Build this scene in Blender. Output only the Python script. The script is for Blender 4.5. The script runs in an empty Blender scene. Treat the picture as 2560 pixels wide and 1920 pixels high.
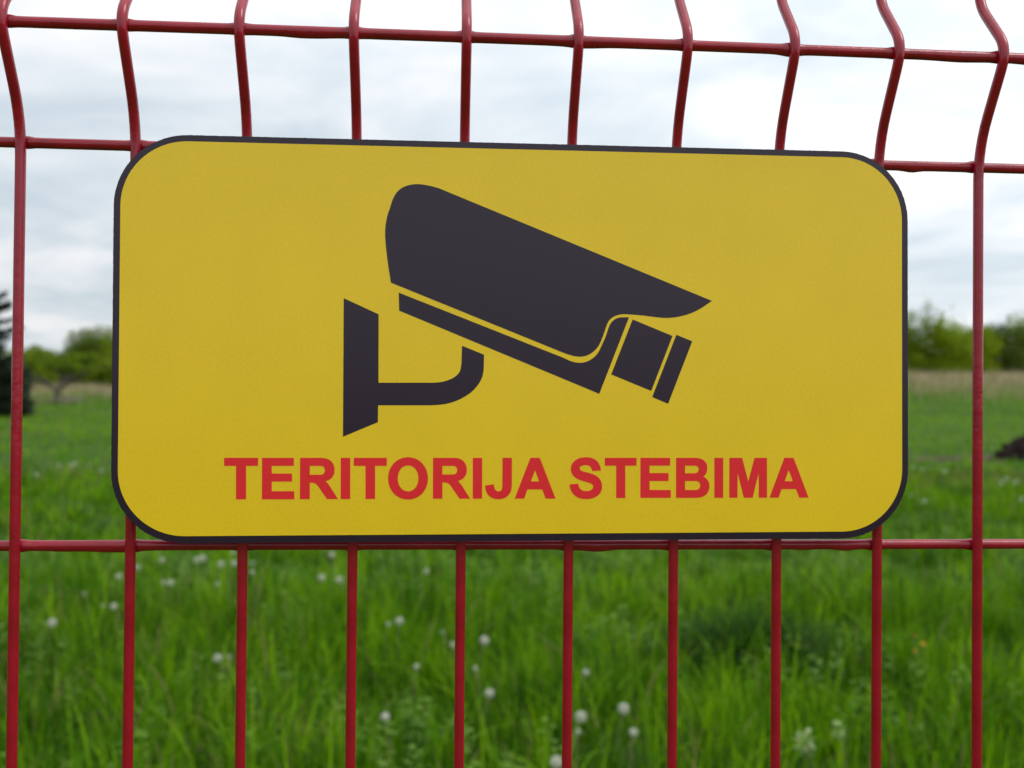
import bpy, bmesh, math, random
import numpy as np
from mathutils import Vector, Matrix
from mathutils.geometry import tessellate_polygon

# ---------------------------------------------------------------- camera, sky, sun, exposure
scene = bpy.context.scene
C = scene.collection
EYE = 1.5                                     # eye height above the meadow; the fence stands in the plane y = 0
cam_data = bpy.data.cameras.new('camera')
cam = bpy.data.objects.new('camera', cam_data); C.objects.link(cam)
R_ = Vector((0.9972075, -0.0741718, 0.0086982)); U_ = Vector((-0.0095490, -0.0111246, 0.9998925)); F_ = Vector((0.0740671, 0.9971834, 0.0118018))
m = Matrix((R_, U_, -F_)).transposed().to_4x4(); m.translation = Vector((-0.03507, -0.44822, EYE))
cam.matrix_world = m
cam_data.sensor_width = 36.0
cam_data.lens = 36.0 * 2400 / 2560
cam_data.clip_start = 0.05; cam_data.clip_end = 4000
cam_data.dof.use_dof = True
cam_data.dof.focus_distance = 0.444
cam_data.dof.aperture_fstop = 9.8
scene.camera = cam

SUN_EL, SUN_AZ = math.radians(52), math.radians(112)    # azimuth clockwise from +Y (straight through the fence)
world = bpy.data.worlds.new('World'); scene.world = world; world.use_nodes = True
nt = world.node_tree; nt.nodes.clear()
def N(tree, typ, **kw):
    n = tree.nodes.new(typ)
    for k, v in kw.items(): setattr(n, k, v)
    return n
def mathn(tree, op, a, b=None, clamp=False):
    n = N(tree, 'ShaderNodeMath', operation=op); n.use_clamp = clamp
    for i, v in enumerate((a, b)):
        if v is None: continue
        if isinstance(v, (int, float)): n.inputs[i].default_value = v
        else: tree.links.new(v, n.inputs[i])
    return n.outputs[0]
lk = nt.links.new
tc = N(nt, 'ShaderNodeTexCoord')
sky = N(nt, 'ShaderNodeTexSky', sky_type='NISHITA'); sky.sun_disc = False
sky.sun_elevation = SUN_EL; sky.sun_rotation = SUN_AZ
bg_sky = N(nt, 'ShaderNodeBackground'); bg_sky.inputs[1].default_value = 0.12
lk(sky.outputs[0], bg_sky.inputs[0])
sx = N(nt, 'ShaderNodeSeparateXYZ'); lk(tc.outputs['Generated'], sx.inputs[0])
zz = mathn(nt, 'ADD', mathn(nt, 'MAXIMUM', sx.outputs[2], 0.0), 0.16)
cx = N(nt, 'ShaderNodeCombineXYZ')
lk(mathn(nt, 'DIVIDE', sx.outputs[0], zz), cx.inputs[0]); lk(mathn(nt, 'DIVIDE', sx.outputs[1], zz), cx.inputs[1])
cx.inputs[2].default_value = 8.3
nz = N(nt, 'ShaderNodeTexNoise'); nz.inputs['Scale'].default_value = 1.5; nz.inputs['Detail'].default_value = 6; nz.inputs['Roughness'].default_value = 0.54; nz.inputs['Distortion'].default_value = 0.35
lk(cx.outputs[0], nz.inputs['Vector'])
# overcast: zenith brighter than the horizon, brighter again round the veiled sun
dsun = N(nt, 'ShaderNodeVectorMath', operation='DOT_PRODUCT'); lk(tc.outputs['Generated'], dsun.inputs[0])
dsun.inputs[1].default_value = (math.sin(SUN_AZ) * math.cos(SUN_EL), math.cos(SUN_AZ) * math.cos(SUN_EL), math.sin(SUN_EL))
lobe = mathn(nt, 'POWER', mathn(nt, 'MAXIMUM', mathn(nt, 'MULTIPLY', mathn(nt, 'ADD', dsun.outputs['Value'], 1.0), 0.5), 0.0), 2.5)
base = mathn(nt, 'ADD', mathn(nt, 'MULTIPLY', mathn(nt, 'MAXIMUM', sx.outputs[2], 0.0), 0.38), 0.70)
base = mathn(nt, 'ADD', base, mathn(nt, 'MULTIPLY', lobe, 0.64))
mr = N(nt, 'ShaderNodeMapRange'); mr.inputs[1].default_value = 0.36; mr.inputs[2].default_value = 0.60; mr.inputs[3].default_value = 0.88; mr.inputs[4].default_value = 1.19
lk(nz.outputs[0], mr.inputs[0])
lum = mathn(nt, 'MULTIPLY', base, mr.outputs[0])
tintmix = N(nt, 'ShaderNodeMix', data_type='RGBA'); lk(nz.outputs[0], tintmix.inputs[0])
tr = N(nt, 'ShaderNodeMapRange'); tr.inputs[1].default_value = 0.38; tr.inputs[2].default_value = 0.60; lk(nz.outputs[0], tr.inputs[0]); lk(tr.outputs[0], tintmix.inputs[0])
tintmix.inputs[6].default_value = (0.875, 0.985, 1.07, 1); tintmix.inputs[7].default_value = (1.0, 1.0, 1.015, 1)
bg_cl = N(nt, 'ShaderNodeBackground'); lk(tintmix.outputs[2], bg_cl.inputs[0]); lk(lum, bg_cl.inputs[1])
mixw = N(nt, 'ShaderNodeMixShader'); mixw.inputs[0].default_value = 0.93
lk(bg_sky.outputs[0], mixw.inputs[1]); lk(bg_cl.outputs[0], mixw.inputs[2])
wo = N(nt, 'ShaderNodeOutputWorld'); lk(mixw.outputs[0], wo.inputs[0])

sun_d = bpy.data.lights.new('sun', 'SUN'); sun_d.energy = 1.0; sun_d.angle = math.radians(25); sun_d.color = (1.0, 0.95, 0.88)
sun = bpy.data.objects.new('sun', sun_d); C.objects.link(sun)
sdir = Vector((math.sin(SUN_AZ) * math.cos(SUN_EL), math.cos(SUN_AZ) * math.cos(SUN_EL), math.sin(SUN_EL)))
sun.rotation_euler = sdir.to_track_quat('Z', 'Y').to_euler(); sun.location = (6, -2, 12)

vs = scene.view_settings
vs.view_transform = 'Standard'; vs.look = 'None'; vs.exposure = 0.0; vs.gamma = 1.0; vs.use_curve_mapping = False
scene.cycles.max_bounces = 8; scene.cycles.transparent_max_bounces = 8
scene.cycles.use_denoising = True

rng = np.random.default_rng(11); random.seed(5)

# ---------------------------------------------------------------- helpers
def link(o, parent=None):
    C.objects.link(o)
    if parent is not None: o.parent = parent
    return o
def tag(o, label=None, cat=None, group=None, kind=None):
    if label: o['label'] = label
    if cat: o['category'] = cat
    if group: o['group'] = group
    if kind: o['kind'] = kind
    return o
def empty(name, loc=(0, 0, 0)):
    o = bpy.data.objects.new(name, None); o.empty_display_size = 0.05; o.location = loc; return link(o)
def obj(name, mesh, mat=None, parent=None, loc=None):
    if mat is not None and not mesh.materials: mesh.materials.append(mat)
    o = bpy.data.objects.new(name, mesh); link(o, parent)
    if loc is not None: o.location = loc
    return o
def tri_mesh(name, V, T, attrs=None, smooth=False):
    me = bpy.data.meshes.new(name); V = np.asarray(V, np.float32).reshape(-1, 3); T = np.asarray(T, np.int32).reshape(-1, 3)
    me.vertices.add(len(V)); me.vertices.foreach_set('co', V.ravel())
    me.loops.add(T.size); me.loops.foreach_set('vertex_index', T.ravel())
    me.polygons.add(len(T)); me.polygons.foreach_set('loop_start', np.arange(0, T.size, 3, dtype=np.int32))
    me.polygons.foreach_set('use_smooth', np.full(len(T), bool(smooth)))
    for k, v in (attrs or {}).items():
        a = me.attributes.new(k, 'FLOAT', 'POINT'); a.data.foreach_set('value', np.asarray(v, np.float32).ravel())
    me.update(); me.validate()
    return me
def tube(path, radii, seg=10, caps=True):
    """tapered tube along a polyline: returns V, T"""
    P = [Vector(p) for p in path]; n = len(P)
    if not hasattr(radii, '__len__'): radii = [radii] * n
    V = []; T = []
    ref = None
    for i in range(n):
        d = (P[min(i + 1, n - 1)] - P[max(i - 1, 0)]).normalized()
        if ref is None: ref = d.orthogonal().normalized()
        ref = (ref - d * ref.dot(d)).normalized(); b = d.cross(ref)
        for k in range(seg):
            a = 2 * math.pi * k / seg
            V.append(P[i] + (ref * math.cos(a) + b * math.sin(a)) * radii[i])
    for i in range(n - 1):
        for k in range(seg):
            a, b2 = i * seg + k, i * seg + (k + 1) % seg
            T += [(a, b2, b2 + seg), (a, b2 + seg, a + seg)]
    if caps:
        V.append(P[0]); V.append(P[-1])
        for k in range(seg):
            T += [(len(V) - 2, (k + 1) % seg, k), (len(V) - 1, (n - 1) * seg + k, (n - 1) * seg + (k + 1) % seg)]
    return np.array([tuple(v) for v in V]), np.array(T)
def join(parts):
    Vs, Ts, o = [], [], 0
    for V, T in parts:
        Vs.append(np.asarray(V).reshape(-1, 3)); Ts.append(np.asarray(T).reshape(-1, 3) + o); o += len(Vs[-1])
    return np.concatenate(Vs), np.concatenate(Ts)
def sstep(a, b, x):
    t = np.clip((np.asarray(x, float) - a) / (b - a), 0, 1); return t * t * (3 - 2 * t)
_w = [(rng.uniform(0, 6.28), rng.uniform(0, 6.28)) for _ in range(10)]
def patch(x, y, s):
    """smooth noise, about -1..1, of feature size s"""
    v = 0
    for i, (a, ph) in enumerate(_w):
        k = 2 * math.pi / s * (0.6 + 0.13 * i)
        v = v + np.sin((x * math.cos(a) + y * math.sin(a)) * k + ph + i)
    return v / 4.0
def ground_z(x, y):
    x = np.asarray(x, float); y = np.asarray(y, float)
    z = sstep(25, 70, y) * (0.2 + 1.0 * sstep(-30, 30, x)) + sstep(45, 96, y) * (1.5 + 0.8 * sstep(-30, 30, x))
    z = z + 0.02 * patch(x, y, 3.0) * sstep(0.5, 3, y) + 0.06 * patch(x, y, 14.0) * sstep(6, 20, y)
    return z
gz = lambda x, y: float(ground_z(x, y))

# ---------------------------------------------------------------- materials
def mat_new(name):
    mt = bpy.data.materials.new(name); mt.use_nodes = True
    return mt, mt.node_tree, mt.node_tree.nodes['Principled BSDF']
def ramp(tree, fac, stops):
    r = N(tree, 'ShaderNodeValToRGB'); e = r.color_ramp.elements
    while len(e) < len(stops): e.new(0.5)
    for el, (p, c) in zip(e, stops): el.position = p; el.color = (*c, 1)
    tree.links.new(fac, r.inputs[0]); return r.outputs[0]
def noise(tree, scale, detail=3, rough=0.5, coord='Object'):
    t = N(tree, 'ShaderNodeTexCoord'); n = N(tree, 'ShaderNodeTexNoise')
    n.inputs['Scale'].default_value = scale; n.inputs['Detail'].default_value = detail; n.inputs['Roughness'].default_value = rough
    tree.links.new(t.outputs[coord], n.inputs['Vector']); return n.outputs[0]
def bump(tree, bsdf, h, strength, dist):
    b = N(tree, 'ShaderNodeBump'); b.inputs['Strength'].default_value = strength; b.inputs['Distance'].default_value = dist
    tree.links.new(h, b.inputs['Height']); tree.links.new(b.outputs[0], bsdf.inputs['Normal'])
def noise_mat(name, c0, c1, scale, rough, bumpd=0.0, bscale=None, spec=0.5, lo=0.35, hi=0.65):
    mt, t, b = mat_new(name)
    t.links.new(ramp(t, noise(t, scale), [(lo, c0), (hi, c1)]), b.inputs['Base Color'])
    b.inputs['Roughness'].default_value = rough; b.inputs['Specular IOR Level'].default_value = spec
    if bumpd: bump(t, b, noise(t, bscale or scale, 4, 0.6), 0.6, bumpd)
    return mt
def leaf_mat(name, stops, rough=0.5, trans=0.35, spec=0.35, tcol=1.25):
    """thin leaves: colour from each leaf's own 'tint', part of the light passes through"""
    mt, t, b = mat_new(name)
    at = N(t, 'ShaderNodeAttribute', attribute_name='tint')
    col = ramp(t, at.outputs['Fac'], stops)
    t.links.new(col, b.inputs['Base Color']); b.inputs['Roughness'].default_value = rough; b.inputs['Specular IOR Level'].default_value = spec
    tl = N(t, 'ShaderNodeBsdfTranslucent')
    hs = N(t, 'ShaderNodeHueSaturation'); hs.inputs['Value'].default_value = tcol; hs.inputs['Saturation'].default_value = 1.05; hs.inputs['Hue'].default_value = 0.49
    t.links.new(col, hs.inputs['Color']); t.links.new(hs.outputs[0], tl.inputs[0])
    mx = N(t, 'ShaderNodeMixShader'); mx.inputs[0].default_value = trans
    t.links.new(b.outputs[0], mx.inputs[1]); t.links.new(tl.outputs[0], mx.inputs[2])
    t.links.new(mx.outputs[0], t.nodes['Material Output'].inputs[0])
    return mt

def ink(name, col, rough, grain, var):
    mt, t, b = mat_new(name)
    n1 = noise(t, 700, 2, 0.6); n2 = noise(t, 26, 3)
    c = ramp(t, mathn(t, 'ADD', mathn(t, 'MULTIPLY', n1, 0.6), mathn(t, 'MULTIPLY', n2, 0.4)), [(0.3, tuple(v * (1 - var) for v in col)), (0.7, tuple(v * (1 + var) for v in col))])
    t.links.new(c, b.inputs['Base Color'])
    b.inputs['Roughness'].default_value = rough; b.inputs['Specular IOR Level'].default_value = 0.42
    bump(t, b, noise(t, 1400, 2, 0.5), 0.25, grain)
    return mt
M_yellow = ink('yellow_print', (0.81, 0.525, 0.0085), 0.31, 0.00005, 0.06)
M_black = ink('dark_print', (0.017, 0.005, 0.018), 0.29, 0.00006, 0.12)
M_red = ink('red_print', (0.76, 0.016, 0.023), 0.31, 0.00006, 0.05)

M_fence, t, b = mat_new('red_gloss_paint')
t.links.new(ramp(t, noise(t, 60, 3), [(0.3, (0.245, 0.0015, 0.012)), (0.7, (0.34, 0.004, 0.020))]), b.inputs['Base Color'])
b.inputs['Roughness'].default_value = 0.20; b.inputs['Specular IOR Level'].default_value = 0.5
bump(t, b, noise(t, 220, 3, 0.55), 0.5, 0.0004)

M_grass = leaf_mat('grass_blade', [(0.0, (0.008, 0.036, 0.003)), (0.28, (0.026, 0.096, 0.002)), (0.62, (0.090, 0.245, 0.002)), (0.95, (0.230, 0.430, 0.004)), (0.97, (0.26, 0.20, 0.09))], 0.6, 0.42, 0.10)
M_dry = leaf_mat('dry_grass', [(0.0, (0.24, 0.19, 0.10)), (0.6, (0.42, 0.34, 0.20)), (0.85, (0.50, 0.42, 0.27)), (1.0, (0.12, 0.20, 0.025))], 0.7, 0.25, 0.2)
M_weed = leaf_mat('weed_leaf', [(0.0, (0.04, 0.12, 0.008)), (0.6, (0.11, 0.24, 0.008)), (1.0, (0.15, 0.29, 0.008))], 0.5, 0.35)
M_bush = leaf_mat('bush_leaf', [(0.0, (0.026, 0.050, 0.005)), (0.5, (0.150, 0.230, 0.007)), (1.0, (0.27, 0.365, 0.014))], 0.6, 0.40, 0.12)
M_tree = leaf_mat('tree_leaf', [(0.0, (0.018, 0.038, 0.007)), (0.5, (0.085, 0.130, 0.009)), (1.0, (0.160, 0.225, 0.014))], 0.6, 0.36, 0.15)
M_conifer = leaf_mat('conifer_needle', [(0.0, (0.010, 0.018, 0.008)), (0.6, (0.020, 0.034, 0.013)), (1.0, (0.038, 0.056, 0.020))], 0.6, 0.12)
M_bark = noise_mat('bark', (0.055, 0.040, 0.032), (0.13, 0.095, 0.075), 6, 0.9)
M_twig = noise_mat('grey_twig', (0.12, 0.10, 0.08), (0.26, 0.22, 0.17), 8, 0.9)
M_soil = noise_mat('dark_soil', (0.006, 0.0036, 0.0036), (0.024, 0.014, 0.013), 5, 0.95, 0.03, 14, 0.08)
M_dirt = noise_mat('bare_dirt', (0.040, 0.027, 0.018), (0.110, 0.076, 0.052), 1.4, 0.95, 0.02, 9, 0.1)
M_stem = leaf_mat('flower_stem', [(0.0, (0.16, 0.24, 0.07)), (1.0, (0.26, 0.22, 0.12))], 0.5, 0.2)
M_fluff = leaf_mat('seed_fluff', [(0.0, (0.48, 0.48, 0.39)), (0.5, (0.66, 0.68, 0.58)), (1.0, (0.76, 0.77, 0.68))], 0.8, 0.35, 0.1, 1.0)
M_core = noise_mat('seed_core', (0.22, 0.20, 0.12), (0.36, 0.33, 0.22), 300, 0.8)
M_yflower = leaf_mat('yellow_petal', [(0.0, (0.60, 0.26, 0.01)), (1.0, (0.75, 0.40, 0.02))], 0.5, 0.25)
M_pale = leaf_mat('pale_flower', [(0.0, (0.10, 0.24, 0.03)), (0.45, (0.30, 0.42, 0.12)), (1.0, (0.55, 0.62, 0.34))], 0.55, 0.3, 0.3, 1.0)

M_ground, t, b = mat_new('meadow_ground')
g1 = noise(t, 0.9, 5, 0.6); g2 = noise(t, 0.07, 3)
c1 = ramp(t, g1, [(0.30, (0.018, 0.030, 0.010)), (0.55, (0.038, 0.086, 0.007)), (0.75, (0.075, 0.085, 0.022))])
c2 = ramp(t, g2, [(0.35, (0.034, 0.100, 0.005)), (0.65, (0.075, 0.140, 0.008))])
mx = N(t, 'ShaderNodeMix', data_type='RGBA'); mx.inputs[0].default_value = 0.45
t.links.new(c1, mx.inputs[6]); t.links.new(c2, mx.inputs[7]); t.links.new(mx.outputs[2], b.inputs['Base Color'])
b.inputs['Roughness'].default_value = 0.95; b.inputs['Specular IOR Level'].default_value = 0.1
bump(t, b, noise(t, 7, 4, 0.65), 0.8, 0.06)

# ---------------------------------------------------------------- the ground, one sheet out to the horizon
xs = np.unique(np.concatenate([np.linspace(-12, 12, 61), np.linspace(-80, 80, 81), np.linspace(-1500, 1500, 31)]))
ys = np.unique(np.concatenate([np.linspace(-6, 26, 65), np.linspace(26, 120, 48), np.linspace(-300, 1800, 29)]))
X, Y = np.meshgrid(xs, ys); Z = ground_z(X, Y)
idx = np.arange(X.size).reshape(X.shape)
a_, b_, c_, d_ = idx[:-1, :-1].ravel(), idx[:-1, 1:].ravel(), idx[1:, 1:].ravel(), idx[1:, :-1].ravel()
T = np.concatenate([np.stack([a_, b_, c_], 1), np.stack([a_, c_, d_], 1)])
tag(obj('ground', tri_mesh('ground', np.stack([X, Y, Z], -1), T, smooth=True), M_ground), kind='structure')

# bare strip of dirt by the soil heap
DC = (13.2, 23.6)
def in_dirt(x, y, k=1.0):
    u = (x - DC[0]) / 4.6; v = (y - DC[1]) / 0.9
    return u * u + v * v < k * (1 + 0.35 * patch(x, y, 1.6))
na, nr = 40, 6
V = [(DC[0], DC[1], 0)]
for i in range(1, nr + 1):
    for k in range(na):
        a = 2 * math.pi * k / na
        q = i / nr * (1 + 0.16 * math.sin(3 * a + 1) + 0.10 * math.sin(7 * a))
        V.append((DC[0] + 4.6 * q * math.cos(a), DC[1] + 0.9 * q * math.sin(a), 0))
V = np.array(V); V[:, 2] = ground_z(V[:, 0], V[:, 1]) + 0.012 + 0.02 * np.abs(patch(V[:, 0], V[:, 1], 0.7)); V[-na:, 2] -= 0.03
T = [(0, 1 + k, 1 + (k + 1) % na) for k in range(na)]
for i in range(nr - 1):
    for k in range(na):
        p, q = 1 + i * na + k, 1 + i * na + (k + 1) % na
        T += [(p, p + na, q + na), (p, q + na, q)]
tag(obj('dirt_patch', tri_mesh('dirt_patch', V, T, smooth=True), M_dirt), kind='structure')

# ---------------------------------------------------------------- trees and bushes at the far edge of the meadow
def leaf_cloud(centres, radii, n, size, squash=0.8, tint0=0.5, up=0.25):
    """n leaf-sized triangles spread in and on clumps"""
    cs = np.asarray(centres, float); rs = np.asarray(radii, float)
    k = rng.choice(len(cs), n, p=rs ** 2 / np.sum(rs ** 2))
    d = rng.normal(size=(n, 3)); d /= np.linalg.norm(d, axis=1, keepdims=True)
    rad = rs[k] * (0.45 + 0.6 * rng.random(n) ** 0.6)
    P = cs[k] + d * rad[:, None] * np.array([1, 1, squash])
    nrm = d + rng.normal(scale=0.6, size=(n, 3)) + np.array([0, 0, up]); nrm /= np.linalg.norm(nrm, axis=1, keepdims=True)
    a = np.cross(nrm, rng.normal(size=(n, 3))); a /= np.linalg.norm(a, axis=1, keepdims=True); b = np.cross(nrm, a)
    s = size * (0.6 + 0.8 * rng.random(n))[:, None]
    V = np.stack([P - a * s * 0.5, P + b * s * 0.35, P + a * s * 0.6, P - b * s * 0.35], 1).reshape(-1, 3)
    i0 = np.arange(n) * 4
    T = np.concatenate([np.stack([i0, i0 + 1, i0 + 2], 1), np.stack([i0, i0 + 2, i0 + 3], 1)])
    tint = np.clip(tint0 + 0.22 * rng.normal(size=n) + 0.35 * (rng.random(len(cs))[k] - 0.5), 0, 1)
    return V, T, np.repeat(tint, 4)
def limb(p0, p1, r0, r1, n=5, wob=0.06):
    p0, p1 = np.array(p0, float), np.array(p1, float); L = np.linalg.norm(p1 - p0); pts = []
    for i in range(n + 1):
        q = i / n; pts.append(tuple(p0 + (p1 - p0) * q + rng.normal(scale=wob * L * 0.3, size=3) * (0 if i in (0,) else 1)))
    return tube(pts, [r0 + (r1 - r0) * i / n for i in range(n + 1)], 6)
def bush(name, x, y, h, w, label, cat, mat, group=None, n=2600, size=0.2, tint=0.5, stems=5, clear=0.06, sprigs=0):
    root = empty(name, (x, y, gz(x, y) - 0.05)); tag(root, label, cat, group)
    cs, rs, limbs = [], [], []
    nc = max(7, int(8 + w * 2.6))
    for i in range(nc):
        a = rng.uniform(0, 6.283); rr = w * 0.5 * math.sqrt(rng.random()) * 0.8
        top = h * (1 - 0.25 * (rr / (w * 0.5)) ** 2)
        cz = rng.uniform(h * (clear + 0.1), top - 0.16 * h)
        cs.append((rr * math.cos(a), rr * math.sin(a), cz)); rs.append(h * rng.uniform(0.16, 0.25))
    for i in range(int(3 + w * 1.2)):
        a = 6.283 * i / int(3 + w * 1.2); rr = w * 0.36 * rng.uniform(0.6, 1)
        cs.append((rr * math.cos(a), rr * math.sin(a), h * rng.uniform(clear, clear + 0.18))); rs.append(h * rng.uniform(0.12, 0.2))
    for i in range(sprigs):
        a = rng.uniform(0, 6.283); rr = w * 0.3 * rng.random()
        for q in range(3):
            cs.append((rr * math.cos(a), rr * math.sin(a), h * (0.9 + 0.07 * q))); rs.append(h * (0.06 - 0.014 * q))
    for i in range(stems):
        c = cs[rng.integers(len(cs))]
        limbs.append(limb((rng.normal(scale=0.12 * w * 0.4), rng.normal(scale=0.12 * w * 0.4), 0), c, 0.02 * h, 0.006 * h))
    V, T = join(limbs); obj('trunk', tri_mesh('trunk', V, T, smooth=True), M_bark, root)
    V, T, ti = leaf_cloud(cs, rs, int(n * 3.1), size, 0.85, tint)
    obj('crown', tri_mesh('crown', V, T, {'tint': ti}), mat, root)
    return root
def px(d, xd):      # sideways position of something d metres beyond the lens seen at column xd of the photograph (2212 wide)
    return (xd - 1106) / 2074 * d + 0.0743 * d - 0.035
G1 = 'bushes along the far edge of the meadow'
# right of the sign
bush('bush', px(91, 1972), 90.5, 6.5, 5.6, 'tall yellow-green bush on the bank touching the right edge of the sign', 'bush', M_bush, G1, 3200, 0.22, 0.70, sprigs=3)
bush('sapling', px(89, 2034), 88.5, 7.6, 1.0, 'thin sapling whose tip rises above the bushes between sign and right wire', 'tree', M_bush, None, 420, 0.2, 0.35, 2, 0.3, sprigs=2)
bush('bush', px(90, 2066), 89.5, 6.2, 5.8, 'bright green bush on the bank just left of the rightmost long wire', 'bush', M_bush, G1, 3400, 0.22, 0.82, sprigs=2)
bush('sapling', px(90, 2093), 89.3, 6.9, 0.8, 'bare-tipped dark sapling beside the rightmost long wire', 'tree', M_tree, None, 260, 0.18, 0.2, 2, 0.3, sprigs=1)
bush('bush', px(92, 2140), 91.5, 6.1, 5.4, 'light green bush with low fresh shoots just right of the rightmost wire', 'bush', M_bush, G1, 3200, 0.22, 0.84)
bush('bush', px(94, 2196), 93.5, 6.5, 6.0, 'dark brownish green bush at the right edge of the photo', 'bush', M_tree, G1, 3400, 0.22, 0.34)
bush('bush', px(97, 2262), 96.5, 7.4, 5.0, 'green bush beyond the right edge', 'bush', M_bush, G1, 2600, 0.24, 0.5)
# left of the sign
FT = 'distant trees left of the sign'
bush('deciduous_tree', px(121, 238), 120, 8.5, 7.5, 'tallest far green tree meeting the left edge of the sign', 'tree', M_tree, FT, 3200, 0.30, 0.66, 4)
bush('deciduous_tree', px(121, 205), 120.5, 6.9, 6.0, 'rounded far tree stepping down left of the tallest one', 'tree', M_tree, FT, 2600, 0.30, 0.55, 4)
bush('deciduous_tree', px(123, 170), 122, 5.3, 4.4, 'small dark far tree lowest in the row left of the sign', 'tree', M_tree, FT, 1800, 0.28, 0.2, 4)
bush('bush', px(92, 92), 91, 5.0, 5.2, 'fresh yellow-green bush standing between conifer and goblet shaped tree', 'bush', M_bush, G1, 2600, 0.24, 0.5)
bush('bush', px(94, 222), 93, 3.8, 4.4, 'low green bush on the dry bank close to the left edge of the sign', 'bush', M_bush, G1, 2200, 0.22, 0.6)
bush('bush', px(52, 64), 51.5, 3.1, 1.6, 'dark low bush half hidden by the leftmost wire beside the conifer', 'bush', M_conifer, G1, 1500, 0.2, 0.8)
# behind the sign
for i, xd in enumerate(range(290, 1950, 104)):
    d = 93 + 7 * math.sin(i * 1.7); hh = 5.6 + 1.1 * math.sin(i * 2.3 + 1); xd += 28 * math.sin(i * 3.1)
    o = bush('bush', px(d, xd), d - 0.5, hh, 8.2, 'green bush of the far hedge hidden behind the sign', 'bush', (M_bush, M_tree)[i % 2], G1, 2600, 0.28, 0.5)

# goblet shaped tree: bare reddish limbs fanning out of one short trunk
gx, gy = px(67, 152), 66.5
root = empty('spreading_tree', (gx, gy, gz(gx, gy) - 0.05)); tag(root, 'goblet shaped tree with bare brown limbs fanning from a short trunk left of the sign', 'tree')
parts = [limb((0, 0, 0), (0, 0, 1.0), 0.26, 0.2, 4, 0.05)]; cs = []; rs = []
for i in range(13):
    a = rng.uniform(0, 6.283); sp = rng.uniform(1.0, 3.1) if i > 5 else 2.2 + 0.16 * i
    if i < 6: a = (0.1, 3.0, 0.6, 3.6, -0.3, 2.6)[i]
    mid = (sp * 0.45 * math.cos(a), sp * 0.45 * math.sin(a), 1.55 + rng.uniform(0, 0.3)); end = (sp * math.cos(a), sp * math.sin(a), rng.uniform(2.2, 3.0))
    parts.append(limb((0, 0, 0.9), mid, 0.09, 0.06, 4, 0.06)); parts.append(limb(mid, end, 0.06, 0.025, 4, 0.1))
    for q in range(5):
        e2 = np.array(end) + rng.normal(scale=(0.6, 0.6, 0.25)) + np.array([0, 0, 0.45]); parts.append(limb(end, e2, 0.03, 0.012, 3, 0.1))
        cs.append(tuple(e2)); rs.append(rng.uniform(0.35, 0.6))
V, T = join(parts); obj('trunk', tri_mesh('trunk', V, T, smooth=True), M_bark, root)
V, T, ti = leaf_cloud(cs, rs, 5200, 0.17, 0.8, 0.36); obj('crown', tri_mesh('crown', V, T, {'tint': ti}), M_bush, root); root.scale = (0.9, 0.9, 0.86)

# dark conifer at the left edge
cxx, cyy = px(50.5, -34), 50
root = empty('conifer', (cxx, cyy, gz(cxx, cyy) - 0.05)); tag(root, 'dark ragged conifer cut off by the left edge of the photo', 'tree')
H = 6.0; parts = [limb((0, 0, 0), (0, 0, H), 0.22, 0.02, 10, 0.004)]; Vs = []; Ts = []; tis = []; off = 0
for i in range(230):
    z = 0.05 + (H - 0.4) * (i / 230) ** 1.15; a = i * 2.4 + rng.uniform(-0.4, 0.4)
    L = (0.4 + 2.35 * (1 - z / H) ** 0.34) * rng.uniform(0.55, 1.22)
    rise = rng.uniform(0.05, 0.22 + 0.5 * z / H) * L
    p0 = np.array([0, 0, z]); p1 = np.array([L * math.cos(a), L * math.sin(a), z + rise])
    parts.append(limb(p0, p1, 0.035, 0.008, 3, 0.04))
    n = int(80 + 110 * L); q = rng.random(n) ** 0.6
    P = p0 + (p1 - p0) * q[:, None] + rng.normal(scale=0.10, size=(n, 3)) * (1.25 - q)[:, None] * np.array([1.6, 1.6, 1])
    d = (p1 - p0) / np.linalg.norm(p1 - p0) + rng.normal(scale=0.5, size=(n, 3)); d /= np.linalg.norm(d, axis=1, keepdims=True)
    s = np.cross(d, rng.normal(size=(n, 3))); s /= np.linalg.norm(s, axis=1, keepdims=True)
    ln = rng.uniform(0.16, 0.34, n)[:, None]
    V = np.stack([P - s * 0.035, P + s * 0.035, P + d * ln], 1).reshape(-1, 3); Vs.append(V)
    Ts.append(np.arange(3 * n).reshape(-1, 3) + off); off += 3 * n; tis.append(np.repeat(np.clip(rng.normal(0.5, 0.25, n), 0, 1), 3))
V, T = join(parts); obj('trunk', tri_mesh('trunk', V, T, smooth=True), M_bark, root)
obj('crown', tri_mesh('crown', np.concatenate(Vs), np.concatenate(Ts), {'tint': np.concatenate(tis)}), M_conifer, root)

# heap of dark soil at the right edge
hx, hy = px(24, 2318), 23.4
root = empty('soil_heap', (hx, hy, gz(hx, hy) - 0.05)); tag(root, 'heap of dark soil on the bare strip at the right edge of the photo', 'soil heap')
na, nr = 44, 14; V = []
for i in range(nr + 1):
    for k in range(na):
        a = 2 * math.pi * k / na; q = i / nr
        x = 1.55 * q * math.cos(a); y = 0.85 * q * math.sin(a)
        z = 0.70 * (1 - q ** 2.6) * (1 + 0.18 * math.sin(2 * a + 1)) * (1 - 0.22 * (x < 0) * q)
        z += (0.07 * patch(np.array(x), np.array(y), 0.5) + 0.05 * patch(np.array(y), np.array(x), 0.23)) * (1 - q ** 4)
        V.append((x, y, float(z)))
T = []
for i in range(nr):
    for k in range(na):
        p, q = i * na + k, i * na + (k + 1) % na
        T += [(p, p + na, q + na), (p, q + na, q)]
obj('mound', tri_mesh('mound', V, T, smooth=False), M_soil, root)
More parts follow.
